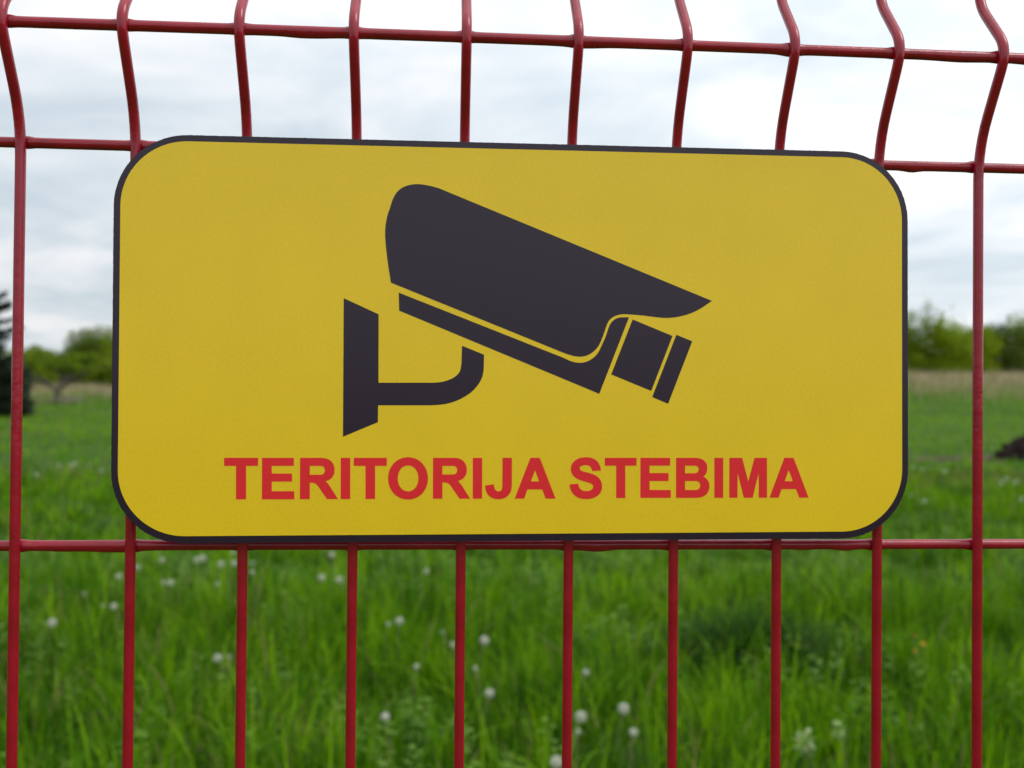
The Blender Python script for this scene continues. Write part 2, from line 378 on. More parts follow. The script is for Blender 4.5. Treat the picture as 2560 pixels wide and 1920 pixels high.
for i in range(26):
    a = rng.uniform(0, 6.283); q = rng.uniform(0.5, 1.02); s = rng.uniform(0.04, 0.11)
    bm = bmesh.new(); bmesh.ops.create_icosphere(bm, subdivisions=1, radius=s)
    for v in bm.verts: v.co *= rng.uniform(0.7, 1.25); v.co.z *= 0.8
    me = bpy.data.meshes.new('clod'); bm.to_mesh(me); bm.free()
    z = 0.70 * (1 - q ** 2.6) * (1 + 0.18 * math.sin(2 * a + 1)) if q < 1 else 0.0
    obj('clod', me, M_soil, root, (1.55 * q * math.cos(a), 0.85 * q * math.sin(a), max(z * 0.85, 0.03) + s * 0.2))

# pale fallen branches under the spreading tree
root_x, root_y = px(65, 172), 64.5
o = []
for i in range(34):
    x, y = rng.normal(scale=0.85), rng.normal(scale=0.35); a = rng.normal(scale=0.35) + (0.15 if rng.random() < .7 else 1.4)
    L = rng.uniform(0.6, 2.1); z = 0.06 + 0.3 * rng.random()
    o.append(limb((x - L / 2 * math.cos(a), y - L / 2 * math.sin(a), max(0.04, z - 0.1)), (x + L / 2 * math.cos(a), y + L / 2 * math.sin(a), z + 0.12 * rng.random()), 0.045, 0.015, 3, 0.08))
V, T = join(o); brush = obj('branch_pile', tri_mesh('branch_pile', V, T, smooth=True), M_twig, None, (root_x, root_y, gz(root_x, root_y)))
tag(brush, 'low pile of pale fallen branches under the goblet shaped tree', 'branch pile')

# ---------------------------------------------------------------- grass
def blades(P, h, w, lean, levels, tint, az=None, rootz=-0.02):
    """P (n,2): one curved tapering blade at each point"""
    n = len(P); az = rng.uniform(0, 6.283, n) if az is None else az
    Z0 = ground_z(P[:, 0], P[:, 1]) + rootz
    dirx, diry = np.cos(az), np.sin(az)
    twist = az + math.pi / 2 + rng.normal(scale=0.5, size=n)
    sxv, syv = np.cos(twist), np.sin(twist)
    V = np.empty((n, levels * 2 + 1, 3), np.float32)
    for i in range(levels + 1):
        q = i / levels
        out = h * lean * q ** 2.1; up = h * (q - 0.42 * np.minimum(lean, 1.3) * q ** 2.4)
        cx_, cy_, cz_ = P[:, 0] + dirx * out, P[:, 1] + diry * out, Z0 + up
        ww = w * 0.5 * (1 - q ** 1.6) * (0.75 + 0.5 * q)
        if i < levels:
            V[:, 2 * i] = np.stack([cx_ - sxv * ww, cy_ - syv * ww, cz_], -1); V[:, 2 * i + 1] = np.stack([cx_ + sxv * ww, cy_ + syv * ww, cz_], -1)
        else: V[:, 2 * levels] = np.stack([cx_, cy_, cz_], -1)
    loc = []
    for i in range(levels - 1):
        a = 2 * i; loc += [(a, a + 1, a + 3), (a, a + 3, a + 2)]
    loc.append((2 * levels - 2, 2 * levels - 1, 2 * levels))
    T = (np.arange(n)[:, None, None] * (2 * levels + 1) + np.array(loc)[None]).reshape(-1, 3)
    return V.reshape(-1, 3), T, np.repeat(tint, 2 * levels + 1)
def scatter(n, y0, y1, margin=1.2, k=0.66, px_=1.0):
    """points in the wedge the lens sees, with room at the sides"""
    u = rng.random(n * 2); dd = (y0 + 0.45) + (y1 - y0) * u
    keep = rng.random(n * 2) < (k * dd + margin) / (k * (y1 + 0.45) + margin); dd = dd[keep][:n]
    x = (rng.random(len(dd)) * 2 - 1) * (k * dd + margin) + 0.0743 * dd
    return np.stack([x, dd - 0.45], 1)
def meadow(n, y0, y1, hh, ww, levels, dens=0.35, clump=1):
    P = scatter(n, y0, y1); x, y = P[:, 0], P[:, 1]
    pa = patch(x, y, 1.1); pb = patch(x + 40, y, 4.0)
    keep = (rng.random(len(P)) < 0.70 + dens * np.maximum(pa, -1.2) * 0.7) & ~in_dirt(x, y, 0.45)
    P, pa, pb = P[keep], pa[keep], pb[keep]; n = len(P)
    cl = clump * (rng.random(n) < 0.7)
    az = None; ct = np.zeros(n); ch = np.ones(n)
    if clump:      # most blades stand in tufts that share a height and a shade of green
        k = max(1, n // 34); seed = rng.integers(n, size=k); own = rng.integers(k, size=n)
        rr = 0.028 * np.sqrt(y[seed][own] + 0.45) * rng.gamma(2.0, 0.55, n); aa = rng.uniform(0, 6.283, n); inn = cl > 0
        P = np.where(inn[:, None], P[seed][own] + np.stack([rr * np.cos(aa), rr * np.sin(aa)], 1), P)
        ct = np.where(inn, rng.normal(0, 0.21, k)[own], -0.16); ch = np.where(inn, rng.uniform(0.6, 1.35, k)[own], 0.75)
        az = np.where(inn, aa + rng.normal(scale=0.7, size=n), aa)
    h = hh[0] + (hh[1] - hh[0]) * rng.random(n) ** 1.5; h *= ch; h *= 1 + 0.38 * np.clip(pa, -1, 1.2)
    w = ww * rng.uniform(0.55, 1.35, n)
    lean = np.clip(rng.gamma(2.2, 0.22, n), 0.05, 1.4)
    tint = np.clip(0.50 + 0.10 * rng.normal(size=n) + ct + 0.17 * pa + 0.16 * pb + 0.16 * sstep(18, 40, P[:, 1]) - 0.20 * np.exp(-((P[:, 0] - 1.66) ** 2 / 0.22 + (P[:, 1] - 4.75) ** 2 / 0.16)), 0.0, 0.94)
    pc = patch(x[:n] * 0 + P[:, 0], P[:, 1] + 11, 8.0)
    tint[rng.random(n) < 0.022 + (0.05 + 0.30 * (P[:, 1] > 14)) * np.clip(pc - 0.3, 0, 1)] = 1.0
    return blades(P, h, w, lean, levels, tint, az)
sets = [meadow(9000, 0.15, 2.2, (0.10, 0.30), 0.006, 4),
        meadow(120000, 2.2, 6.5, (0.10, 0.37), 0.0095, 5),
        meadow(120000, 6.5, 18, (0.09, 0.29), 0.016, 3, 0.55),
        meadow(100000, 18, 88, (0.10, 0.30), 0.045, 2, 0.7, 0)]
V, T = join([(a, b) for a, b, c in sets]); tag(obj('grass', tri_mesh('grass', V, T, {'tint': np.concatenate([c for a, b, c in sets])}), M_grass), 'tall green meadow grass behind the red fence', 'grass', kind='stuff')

# tan dry grass on the bank under the bushes
P = scatter(110000, 50, 97, 6); x, y = P[:, 0], P[:, 1]
keep = rng.random(len(P)) < sstep(60, 90, y + 9 * patch(x, y, 6) + 9 * (x > 0)) * (0.75 + 0.5 * np.clip(patch(x, y, 5), -1, 1)); P = P[keep]; n = len(P)
V, T, ti = blades(P, rng.uniform(0.5, 1.15, n) * (1 + 0.35 * (P[:, 0] > 0)), rng.uniform(0.02, 0.06, n), rng.uniform(0.1, 0.9, n), 2, np.where(rng.random(n) < 0.36 - 0.28 * sstep(58, 80, P[:, 1]), 1.0, np.clip(rng.normal(0.5, 0.22, n), 0, 0.85)))
tag(obj('dry_grass', tri_mesh('dry_grass', V, T, {'tint': ti}), M_dry), 'tan dry grass along the bank below the far bushes', 'dry grass', kind='stuff')

# leafy weeds among the grass
def weed_patch(n):
    P = scatter(n * 3, 2.3, 9, 0.9); keep = patch(P[:, 0] + 9, P[:, 1], 1.7) > 0.15; P = P[keep][:n]
    Vs, Ts, ti, off = [], [], [], 0
    for x, y in P:
        h = rng.uniform(0.10, 0.26); k = rng.integers(9, 17); z0 = gz(x, y); tt = np.clip(rng.normal(0.6, 0.2), 0, 1)
        for j in range(k):
            q = (j + 1) / k; a = j * 2.4 + rng.uniform(-0.3, 0.3); L = rng.uniform(0.04, 0.075) * (1.25 - 0.6 * q); w = L * rng.uniform(0.28, 0.42)
            c = np.array([x, y, z0 + h * q]); d = np.array([math.cos(a), math.sin(a), rng.uniform(-0.1, 0.7)]); d /= np.linalg.norm(d); s = np.array([-math.sin(a), math.cos(a), 0])
            Vs += [c, c + d * L * 0.5 + s * w, c + d * L - np.array([0, 0, 0.15 * L]), c + d * L * 0.5 - s * w]
            Ts += [(off, off + 1, off + 2), (off, off + 2, off + 3)]; off += 4; ti += [np.clip(tt + rng.normal(0, 0.1) + 0.15 * q, 0, 1)] * 4
    return np.array(Vs), np.array(Ts), np.array(ti)
V, T, ti = weed_patch(800)
tag(obj('weeds', tri_mesh('weeds', V, T, {'tint': ti}), M_weed), 'small leafy green weeds growing among the meadow grass', 'weeds', kind='stuff')

# one dark arching tussock
tx, ty = 1.66, 4.66
n = 900; a = rng.uniform(0, 6.283, n); rr = 0.17 * np.sqrt(rng.random(n))
P = np.stack([tx + rr * np.cos(a), ty + rr * np.sin(a)], 1)
V, T, ti = blades(P, rng.uniform(0.30, 0.52, n), rng.uniform(0.005, 0.010, n), rng.uniform(0.5, 1.4, n), 5, np.clip(rng.normal(0.06, 0.07, n), 0, 0.3), a + rng.normal(scale=0.4, size=n))
V[:, 0] -= tx; V[:, 1] -= ty
tag(obj('grass_tussock', tri_mesh('grass_tussock', V, T, {'tint': ti}), M_grass, None, (tx, ty, 0)), 'dark green arching tussock of grass below the right half of the sign', 'tussock')

# ---------------------------------------------------------------- dandelion clocks and other flowers
def seed_head_mesh(count, r=0.5):
    """unit-diameter ball of seed parachutes: each a thin stalk with a spray of hairs"""
    Vs, Ts, ti, off = [], [], [], 0
    for i in range(count):
        z = 1 - 2 * (i + 0.5) / count; a = i * 2.39996; s = math.sqrt(1 - z * z)
        d = np.array([s * math.cos(a), s * math.sin(a), z]) + rng.normal(scale=0.05, size=3); d /= np.linalg.norm(d)
        u = np.cross(d, [0.3, 0.5, 0.8]); u /= np.linalg.norm(u); v = np.cross(d, u)
        c = d * r * 0.76; tt = np.clip(rng.normal(0.6, 0.2), 0, 1)
        Vs += [d * 0.1, d * 0.1 + u * 0.012, c]; Ts.append((off, off + 1, off + 2)); off += 3; ti += [0.0] * 3
        for k in range(7):
            b = 2 * math.pi * k / 7 + rng.uniform(-0.2, 0.2); e = u * math.cos(b) + v * math.sin(b); e2 = -u * math.sin(b) + v * math.cos(b)
            tip = d * r * rng.uniform(0.92, 1.03) + e * r * 0.26
            Vs += [c, tip + e2 * r * 0.05, tip - e2 * r * 0.05]; Ts.append((off, off + 1, off + 2)); off += 3; ti += [tt] * 3
    return np.array(Vs), np.array(Ts), np.array(ti)
V, T, ti = seed_head_mesh(150); ME_head = tri_mesh('seed_head', V, T, {'tint': ti}); ME_head.materials.append(M_fluff)
V, T, ti = seed_head_mesh(46); ME_head_far = tri_mesh('seed_head_far', V, T, {'tint': ti}); ME_head_far.materials.append(M_fluff)
bm = bmesh.new(); bmesh.ops.create_icosphere(bm, subdivisions=2, radius=0.13); ME_core = bpy.data.meshes.new('seed_core'); bm.to_mesh(ME_core); bm.free(); ME_core.materials.append(M_core)
# stem of unit height, slightly bowed
V, T = tube([(0.05 * math.sin(2.2 * q) - 0.05 * math.sin(2.2) * q, 0.02 * q * (1 - q), q) for q in np.linspace(0, 1, 8)], [0.0036 - 0.0012 * q for q in np.linspace(0, 1, 8)], 6)
ME_stem = tri_mesh('stem', V, T, {'tint': V[:, 2] * 0.7}, True); ME_stem.materials.append(M_stem)
GD = 'dandelion clocks in the meadow grass'
def dandelion(x, y, dia, label, far=False, group=GD, hz=0.27):
    z0 = gz(x, y); root = empty('dandelion', (x, y, z0)); tag(root, label, 'dandelion', group)
    s = obj('stem', ME_stem, None, root); s.scale = (1, 1, hz - z0); s.rotation_euler.z = rng.uniform(0, 6.28)
    h = obj('seed_head', ME_head_far if far else ME_head, None, root, (0, 0, hz - z0)); h.scale = (dia * 0.87,) * 3; h.rotation_euler = (rng.uniform(-.3, .3), rng.uniform(-.3, .3), rng.uniform(0, 6.28))
    c = obj('seed_core', ME_core, None, h) if not far else None
for x, y, dia, lab in [
    (-2.083, 4.835, .050, 'large dandelion clock alone between the two leftmost wires'),
    (-1.053, 4.100, .044, 'dandelion clock on a tall stem just left of the third wire, the lowest there'),
    (-1.006, 4.125, .020, 'thin half-blown dandelion beside the low clock left of the third wire'),
    (-0.247, 4.803, .048, 'bright round dandelion clock midway between the fourth and fifth wires'),
    (-0.300, 4.741, .024, 'tiny dandelion clock touching the left side of the bright round one'),
    (0.196, 4.377, .050, 'large dandelion clock on a tall stem just right of the fifth wire'),
    (0.178, 3.524, .040, 'dandelion clock below the large one right of the fifth wire'),
    (-0.234, 3.252, .036, 'lowest dandelion clock between the fourth and fifth wires'),
    (-0.131, 3.923, .028, 'faint greyish dandelion clock above the lowest one between fourth and fifth wires'),
    (0.132, 3.886, .022, 'small dandelion clock between the two larger ones right of the fifth wire'),
    (0.035, 4.306, .028, 'dandelion clock half hidden by the left side of the fifth wire'),
    (-0.010, 4.556, .018, 'tiny faint dandelion left of and above the one behind the fifth wire'),
    (-0.813, 6.049, .052, 'left one of two dandelion clocks side by side near the fourth wire'),
    (-0.689, 5.976, .048, 'right one of two dandelion clocks side by side near the fourth wire'),
    (-0.851, 6.981, .047, 'dandelion clock just under the bottom wire, above the pair by the fourth wire'),
    (-0.125, 6.278, .043, 'single dandelion clock high up left of the fifth wire'),
    (-1.810, 6.772, .050, 'left half of a touching pair of dandelion clocks under the lower left sign corner'),
    (-1.783, 6.841, .050, 'right half of a touching pair of dandelion clocks under the lower left sign corner'),
    (-1.592, 6.583, .046, 'dandelion clock between the touching pair and the third wire'),
    (-1.509, 6.630, .048, 'dandelion clock partly behind the left side of the third wire'),
    (-1.380, 6.627, .030, 'small dandelion clock just right of the third wire, the upper of two'),
    (-1.314, 6.280, .032, 'small dandelion clock just right of the third wire, the lower of two'),
    (-2.061, 6.778, .041, 'small dandelion clock high between second wire and the touching pair'),
    (-2.144, 6.470, .046, 'dandelion clock just right of the second wire below the bottom cross wire'),
    (-2.163, 6.144, .044, 'dandelion clock just left of the second wire below the bottom cross wire'),
    (-1.813, 5.928, .028, 'smaller left one of two dandelion clocks under the touching pair'),
    (-1.764, 5.913, .045, 'larger right one of two dandelion clocks under the touching pair'),
    (-1.456, 5.865, .030, 'small dandelion clock left of the third wire, lowest of the upper group'),
    (-1.959, 5.248, .022, 'tiny dandelion beside a larger one left of the second wire'),
    (-1.893, 5.224, .040, 'dandelion clock close to the second wire, halfway to the large lone one'),
    (-2.187, 5.589, .020, 'tiny faint dandelion in the middle between the first and second wires'),
    (-1.622, 7.109, .036, 'dandelion clock touching the lower edge of the bottom wire left of the third wire'),
    (0.622, 3.802, .032, 'small dandelion clock highest of those between the sixth and seventh wires'),
    (0.513, 3.216, .048, 'big dandelion clock nearest the right side of the sixth wire'),
    (0.695, 3.302, .048, 'big dandelion clock in the middle between the sixth and seventh wires'),
    (0.681, 3.038, .034, 'brownish dandelion clock below the big one in the middle of its gap'),
    (0.479, 3.056, .022, 'ragged half-blown dandelion under the big clock by the sixth wire'),
    (0.365, 2.770, .044, 'dandelion clock cut by the bottom edge of the photo, left of the sixth wire')]:
    dandelion(x, y, dia, lab)
for x, y, dia, lab in [
    (-6.278, 16.554, .06, 'far dandelion clock in the small cluster left of the sign'),
    (-6.205, 16.18, .06, 'far dandelion clock in the small cluster left of the sign'),
    (-6.397, 16.172, .05, 'far dandelion clock in the small cluster left of the sign'),
    (-5.983, 14.241, .055, 'far dandelion clock just right of the leftmost wire beside the sign'),
    (-5.291, 14.939, .05, 'far dandelion clock close to the left edge of the sign'),
    (8.508, 15.266, .06, 'brightest far dandelion clock between the sign and the rightmost wire'),
    (8.463, 16.255, .05, 'faint far dandelion clock touching the right edge of the sign'),
    (8.385, 15.787, .05, 'faint far dandelion clock between sign edge and the brightest far one'),
    (8.789, 13.946, .06, 'far dandelion clock in the trio right of the rightmost wire'),
    (8.282, 13.249, .055, 'far dandelion clock in the trio right of the rightmost wire'),
    (8.591, 13.388, .055, 'far dandelion clock in the trio right of the rightmost wire'),
    (5.780, 10.713, .052, 'single dandelion clock low between the right edge of the sign and the rightmost wire'),
    (7.169, 10.989, .05, 'dandelion clock at the right edge of the photo below the trio'),
    (5.961, 11.406, .034, 'tiny dandelion clock nearest the lower right corner of the sign')]:
    dandelion(x, y, dia, lab, True)

def petal_disc(r, k, cup):
    V, T, off = [], [], 0
    for i in range(k):
        a = 2 * math.pi * i / k; e = np.array([math.cos(a), math.sin(a), cup]); s = np.array([-math.sin(a), math.cos(a), 0])
        V += [(0, 0, 0), tuple(e * r * 0.6 + s * r * 0.28), tuple(e * r), tuple(e * r * 0.6 - s * r * 0.28)]; T += [(off, off + 1, off + 2), (off, off + 2, off + 3)]; off += 4
    return np.array(V), np.array(T)
V1, T1 = petal_disc(0.017, 11, 0.35); V2, T2 = petal_disc(0.010, 7, 0.9); V, T = join([(V1, T1), (V2, T2)])
ME_yf = tri_mesh('petals', V, T, {'tint': rng.random(len(V))}); ME_yf.materials.append(M_yflower)
for x, y, s, lab in [(2.430, 4.294, 1.2, 'largest small orange-yellow flower between the ninth and tenth wires'), (2.474, 4.472, 0.7, 'tiny orange-yellow flower above the largest one between ninth and tenth wires'), (2.320, 4.161, 0.8, 'tiny orange-yellow flower below the largest one between ninth and tenth wires')]:
    z0 = gz(x, y); root = empty('yellow_flower', (x, y, z0)); tag(root, lab, 'flower', 'yellow flowers in the grass')
    st = obj('stem', ME_stem, None, root); st.scale = (0.7, 0.7, 0.25 - z0)
    f = obj('petals', ME_yf, None, root, (0, 0, 0.25 - z0)); f.scale = (s * 0.62,) * 3; f.rotation_euler = (0.7, 0.1, 0)
def pale_plant(x, y, hz, s, lab):
    z0 = gz(x, y); root = empty('pale_flower', (x, y, z0)); tag(root, lab, 'flower', 'pale flower spikes in the grass')
    st = obj('stem', ME_stem, None, root); st.scale = (1.2, 1.2, hz - z0)
    Vs, Ts, ti, off = [], [], [], 0
    for j in range(70):
        q = rng.random(); a = rng.uniform(0, 6.283); r = s * (0.10 + 0.24 * math.sin(math.pi * (0.15 + 0.8 * q))) * rng.uniform(0.5, 1.1)
        c = np.array([r * math.cos(a), r * math.sin(a), (hz - z0) + s * (1.2 * q - 0.7)]); d = np.array([math.cos(a), math.sin(a), rng.uniform(0.1, 1.2)]); d /= np.linalg.norm(d); sd = np.array([-math.sin(a), math.cos(a), 0])
        L = s * rng.uniform(0.16, 0.30); w = L * 0.4
        Vs += [c, c + d * L * .5 + sd * w, c + d * L, c + d * L * .5 - sd * w]; Ts += [(off, off + 1, off + 2), (off, off + 2, off + 3)]; off += 4
        ti += [float(np.clip(rng.normal(0.55, 0.3), 0, 1))] * 4
    obj('flower_spike', tri_mesh('flower_spike', Vs, Ts, {'tint': ti}), M_pale, root)
pale_plant(1.299, 2.965, 0.25, 0.085, 'larger pale green flower spike near the bottom edge right of the eighth wire')
pale_plant(1.473, 3.086, 0.25, 0.055, 'smaller pale green flower spike left of the ninth wire')

# ---------------------------------------------------------------- the red welded mesh fence
fence = empty('mesh_fence', (0, 0, 0)); tag(fence, 'red welded wire mesh fence with a folded ridge near its top, carrying the yellow sign', 'fence')
def fillet(pts, rad, n=6):
    out = [pts[0]]
    for i in range(1, len(pts) - 1):
        a, b, c = (np.array(pts[j], float) for j in (i - 1, i, i + 1)); u = (a - b) / np.linalg.norm(a - b); v = (c - b) / np.linalg.norm(c - b)
        t = min(rad[i - 1], 0.45 * np.linalg.norm(a - b), 0.45 * np.linalg.norm(c - b)); p, q = b + u * t, b + v * t
        for k in range(n + 1):
            s = k / n; out.append(tuple((1 - s) ** 2 * p + 2 * s * (1 - s) * b + s * s * q))
    return out + [pts[-1]]
FD = -0.0238
zs = [0.03 - EYE]
profile = [(0, 0, 0.04), (0, 0, EYE - 0.97), (0, FD, EYE - 0.93), (0, 0, EYE - 0.895), (0, 0, EYE - 0.55), (0, 0, EYE - 0.1), (0, 0, EYE + 0.1222), (0, FD, EYE + 0.1625), (0, 0, EYE + 0.1925), (0, 0, EYE + 0.245)]
pr = fillet(profile, [0.012, 0.010, 0.010, 0.02, 0.02, 0.016, 0.010, 0.010])
V, T = tube(pr, 0.00235, 16); ME_vw = tri_mesh('vertical_wire', V, T, None, True); ME_vw.materials.append(M_fence)
NW = 41
for i in range(NW):
    xx = (i - 20 - 4.5 + 4) * 0.05       # ten of them stand in view, at -0.225 ... 0.225
    o = obj('vertical_wire', ME_vw, None, fence, (xx + rng.normal(scale=0.0003), 0, 0)); o.rotation_euler.z = 0
x0, x1 = -20.5 * 0.05 - 0.01, 19.5 * 0.05 + 0.01
def cross_wire(y, z):
    n = 760 if z > -0.2 else 120
    u = np.linspace(x0, x1, n); sag = 0.0003 * np.sin(u * 9 + z * 50)
    V, T = tube([(a, y, EYE + z + s) for a, s in zip(u, sag)], 0.00245, 14)
    # weld at each upright: the bar swells and is pressed against the wire
    if n > 500:
        ph = ((V[:, 0] - 0.025 + 0.025) / 0.05 - 0.5); ph = (ph - np.round(ph)) * 0.05; g = np.exp(-(ph / 0.0026) ** 2)
        V[:, 2] += (V[:, 2] - EYE - z) * 0.30 * g; V[:, 1] -= 0.0008 * g
    # runs of paint that dried on the underside
    for k in range(22):
        c = rng.uniform(x0, x1); L = rng.uniform(0.004, 0.012); hgt = rng.uniform(0.0003, 0.0009)
        low = (V[:, 2] < EYE + z - 0.0008)
        V[:, 2] -= low * hgt * np.exp(-((V[:, 0] - c) / L) ** 2)
    obj('cross_wire', tri_mesh('cross_wire', V, T, None, True), M_fence, fence)
for y, z in ((0.0043, -0.0705), (0.0043, 0.1136), (FD + 0.0071, 0.1610), (0.0043, 0.2035), (0.0043, -0.2555), (0.0043, -0.4405), (0.0043, -0.6255), (0.0043, -0.8105), (0.0043, -0.885), (FD + 0.0075, -0.931), (0.0043, -0.98), (0.0043, -1.165), (0.0043, -1.35)):
    cross_wire(y, z)
for xx in (x0 - 0.03, x1 + 0.03):
    bm = bmesh.new(); bmesh.ops.create_cube(bm, size=1); bmesh.ops.scale(bm, vec=(0.04, 0.06, EYE + 0.45), verts=bm.verts)
    bmesh.ops.bevel(bm, geom=bm.edges[:], offset=0.005, segments=2, affect='EDGES'); me = bpy.data.meshes.new('post'); bm.to_mesh(me); bm.free()
    obj('post', me, M_fence, fence, (xx, 0.036, (EYE + 0.45) / 2 - 0.15))

# ---------------------------------------------------------------- the yellow sign
sign = bpy.data.objects.new('warning_sign', None); link(sign)
Us = Vector((0.99998253, 0.00394539, 0.00440170)); Vs_ = Vector((-0.00440849, 0.00171484, 0.99998881)); Ys = Vs_.cross(Us)   # Ys points from the print into the fence
sm = Matrix((Us, Ys, Vs_)).transposed().to_4x4(); sm.translation = Vector((0.0026437, -0.007, EYE + 0.0248501))
sign.matrix_world = sm
tag(sign, 'yellow camera warning sign with dark rounded border and red lettering fixed to the red fence', 'sign')
def rounded(w, h, r, n=14, jit=0.0):
    pts = []
    for cx_, cz_, a0 in ((w / 2 - r, h / 2 - r, 0), (-w / 2 + r, h / 2 - r, 90), (-w / 2 + r, -h / 2 + r, 180), (w / 2 - r, -h / 2 + r, 270)):
        for k in range(n + 1):
            a = math.radians(a0 + 90 * k / n); pts.append((cx_ + r * math.cos(a), cz_ + r * math.sin(a)))
    if jit:
        out = []
        for (ax, az), (bx, bz) in zip(pts, pts[1:] + pts[:1]):
            L = math.hypot(bx - ax, bz - az); k = max(1, int(L / 0.0012))
            for q in range(k): out.append((ax + (bx - ax) * q / k, az + (bz - az) * q / k))
        j = np.cumsum(rng.normal(scale=1.0, size=len(out))); j = rng.normal(scale=jit, size=len(out))
        pts = [(x + jj * np.sign(x) * 0.6, z + jj * np.sign(z) * 0.6) for (x, z), jj in zip(out, j)]
    return pts
def plate(name, pts, y0, y1, bev=0.0):
    bm = bmesh.new(); f = bm.faces.new([bm.verts.new((x, y0, z)) for x, z in pts])
    f.normal_update()
    if f.normal.y > 0: f.normal_flip()
    r = bmesh.ops.extrude_face_region(bm, geom=[f]); vs_ = [g for g in r['geom'] if isinstance(g, bmesh.types.BMVert)]
    bmesh.ops.translate(bm, vec=(0, y1 - y0, 0), verts=vs_)
    bmesh.ops.recalc_face_normals(bm, faces=bm.faces[:])
    me = bpy.data.meshes.new(name); bm.to_mesh(me); bm.free(); return me
obj('plate', plate('plate', rounded(0.3684, 0.1837, 0.0325, jit=0.00005), 0.0002, 0.0029), M_black, sign)
obj('yellow_face', plate('yellow_face', [(a, b + 0.0002) for a, b in rounded(0.3624, 0.1775, 0.0295, 20)], 0.0, 0.0004), M_yellow, sign)
def print_sheet(name, loops, mat):
    """flat printed shape (outline and holes, millimetres from the middle of the sign), with a hair of thickness"""
    L3 = [[Vector((x / 1000, z / 1000, 0)) for x, z in lp] for lp in loops]
    tris = tessellate_polygon(L3); flat = [v for lp in L3 for v in lp]; n = len(flat)
    V = [(v.x, -0.00006, v.y) for v in flat] + [(v.x, 0.0001, v.y) for v in flat]; T = []
    for a, b, c in tris:
        A, B, Cc = flat[a], flat[b], flat[c]
        if (B - A).cross(Cc - A).z < 0: b, c = c, b
        T.append((a, b, c))                       # counter-clockwise in (x, z) faces the lens
    o = 0
    for lp in L3:
        k = len(lp)
        for i in range(k):
            a, b = o + i, o + (i + 1) % k; T += [(a, b, b + n), (a, b + n, a + n)]
        o += k
    return obj(name, tri_mesh(name, V, T), mat, sign)
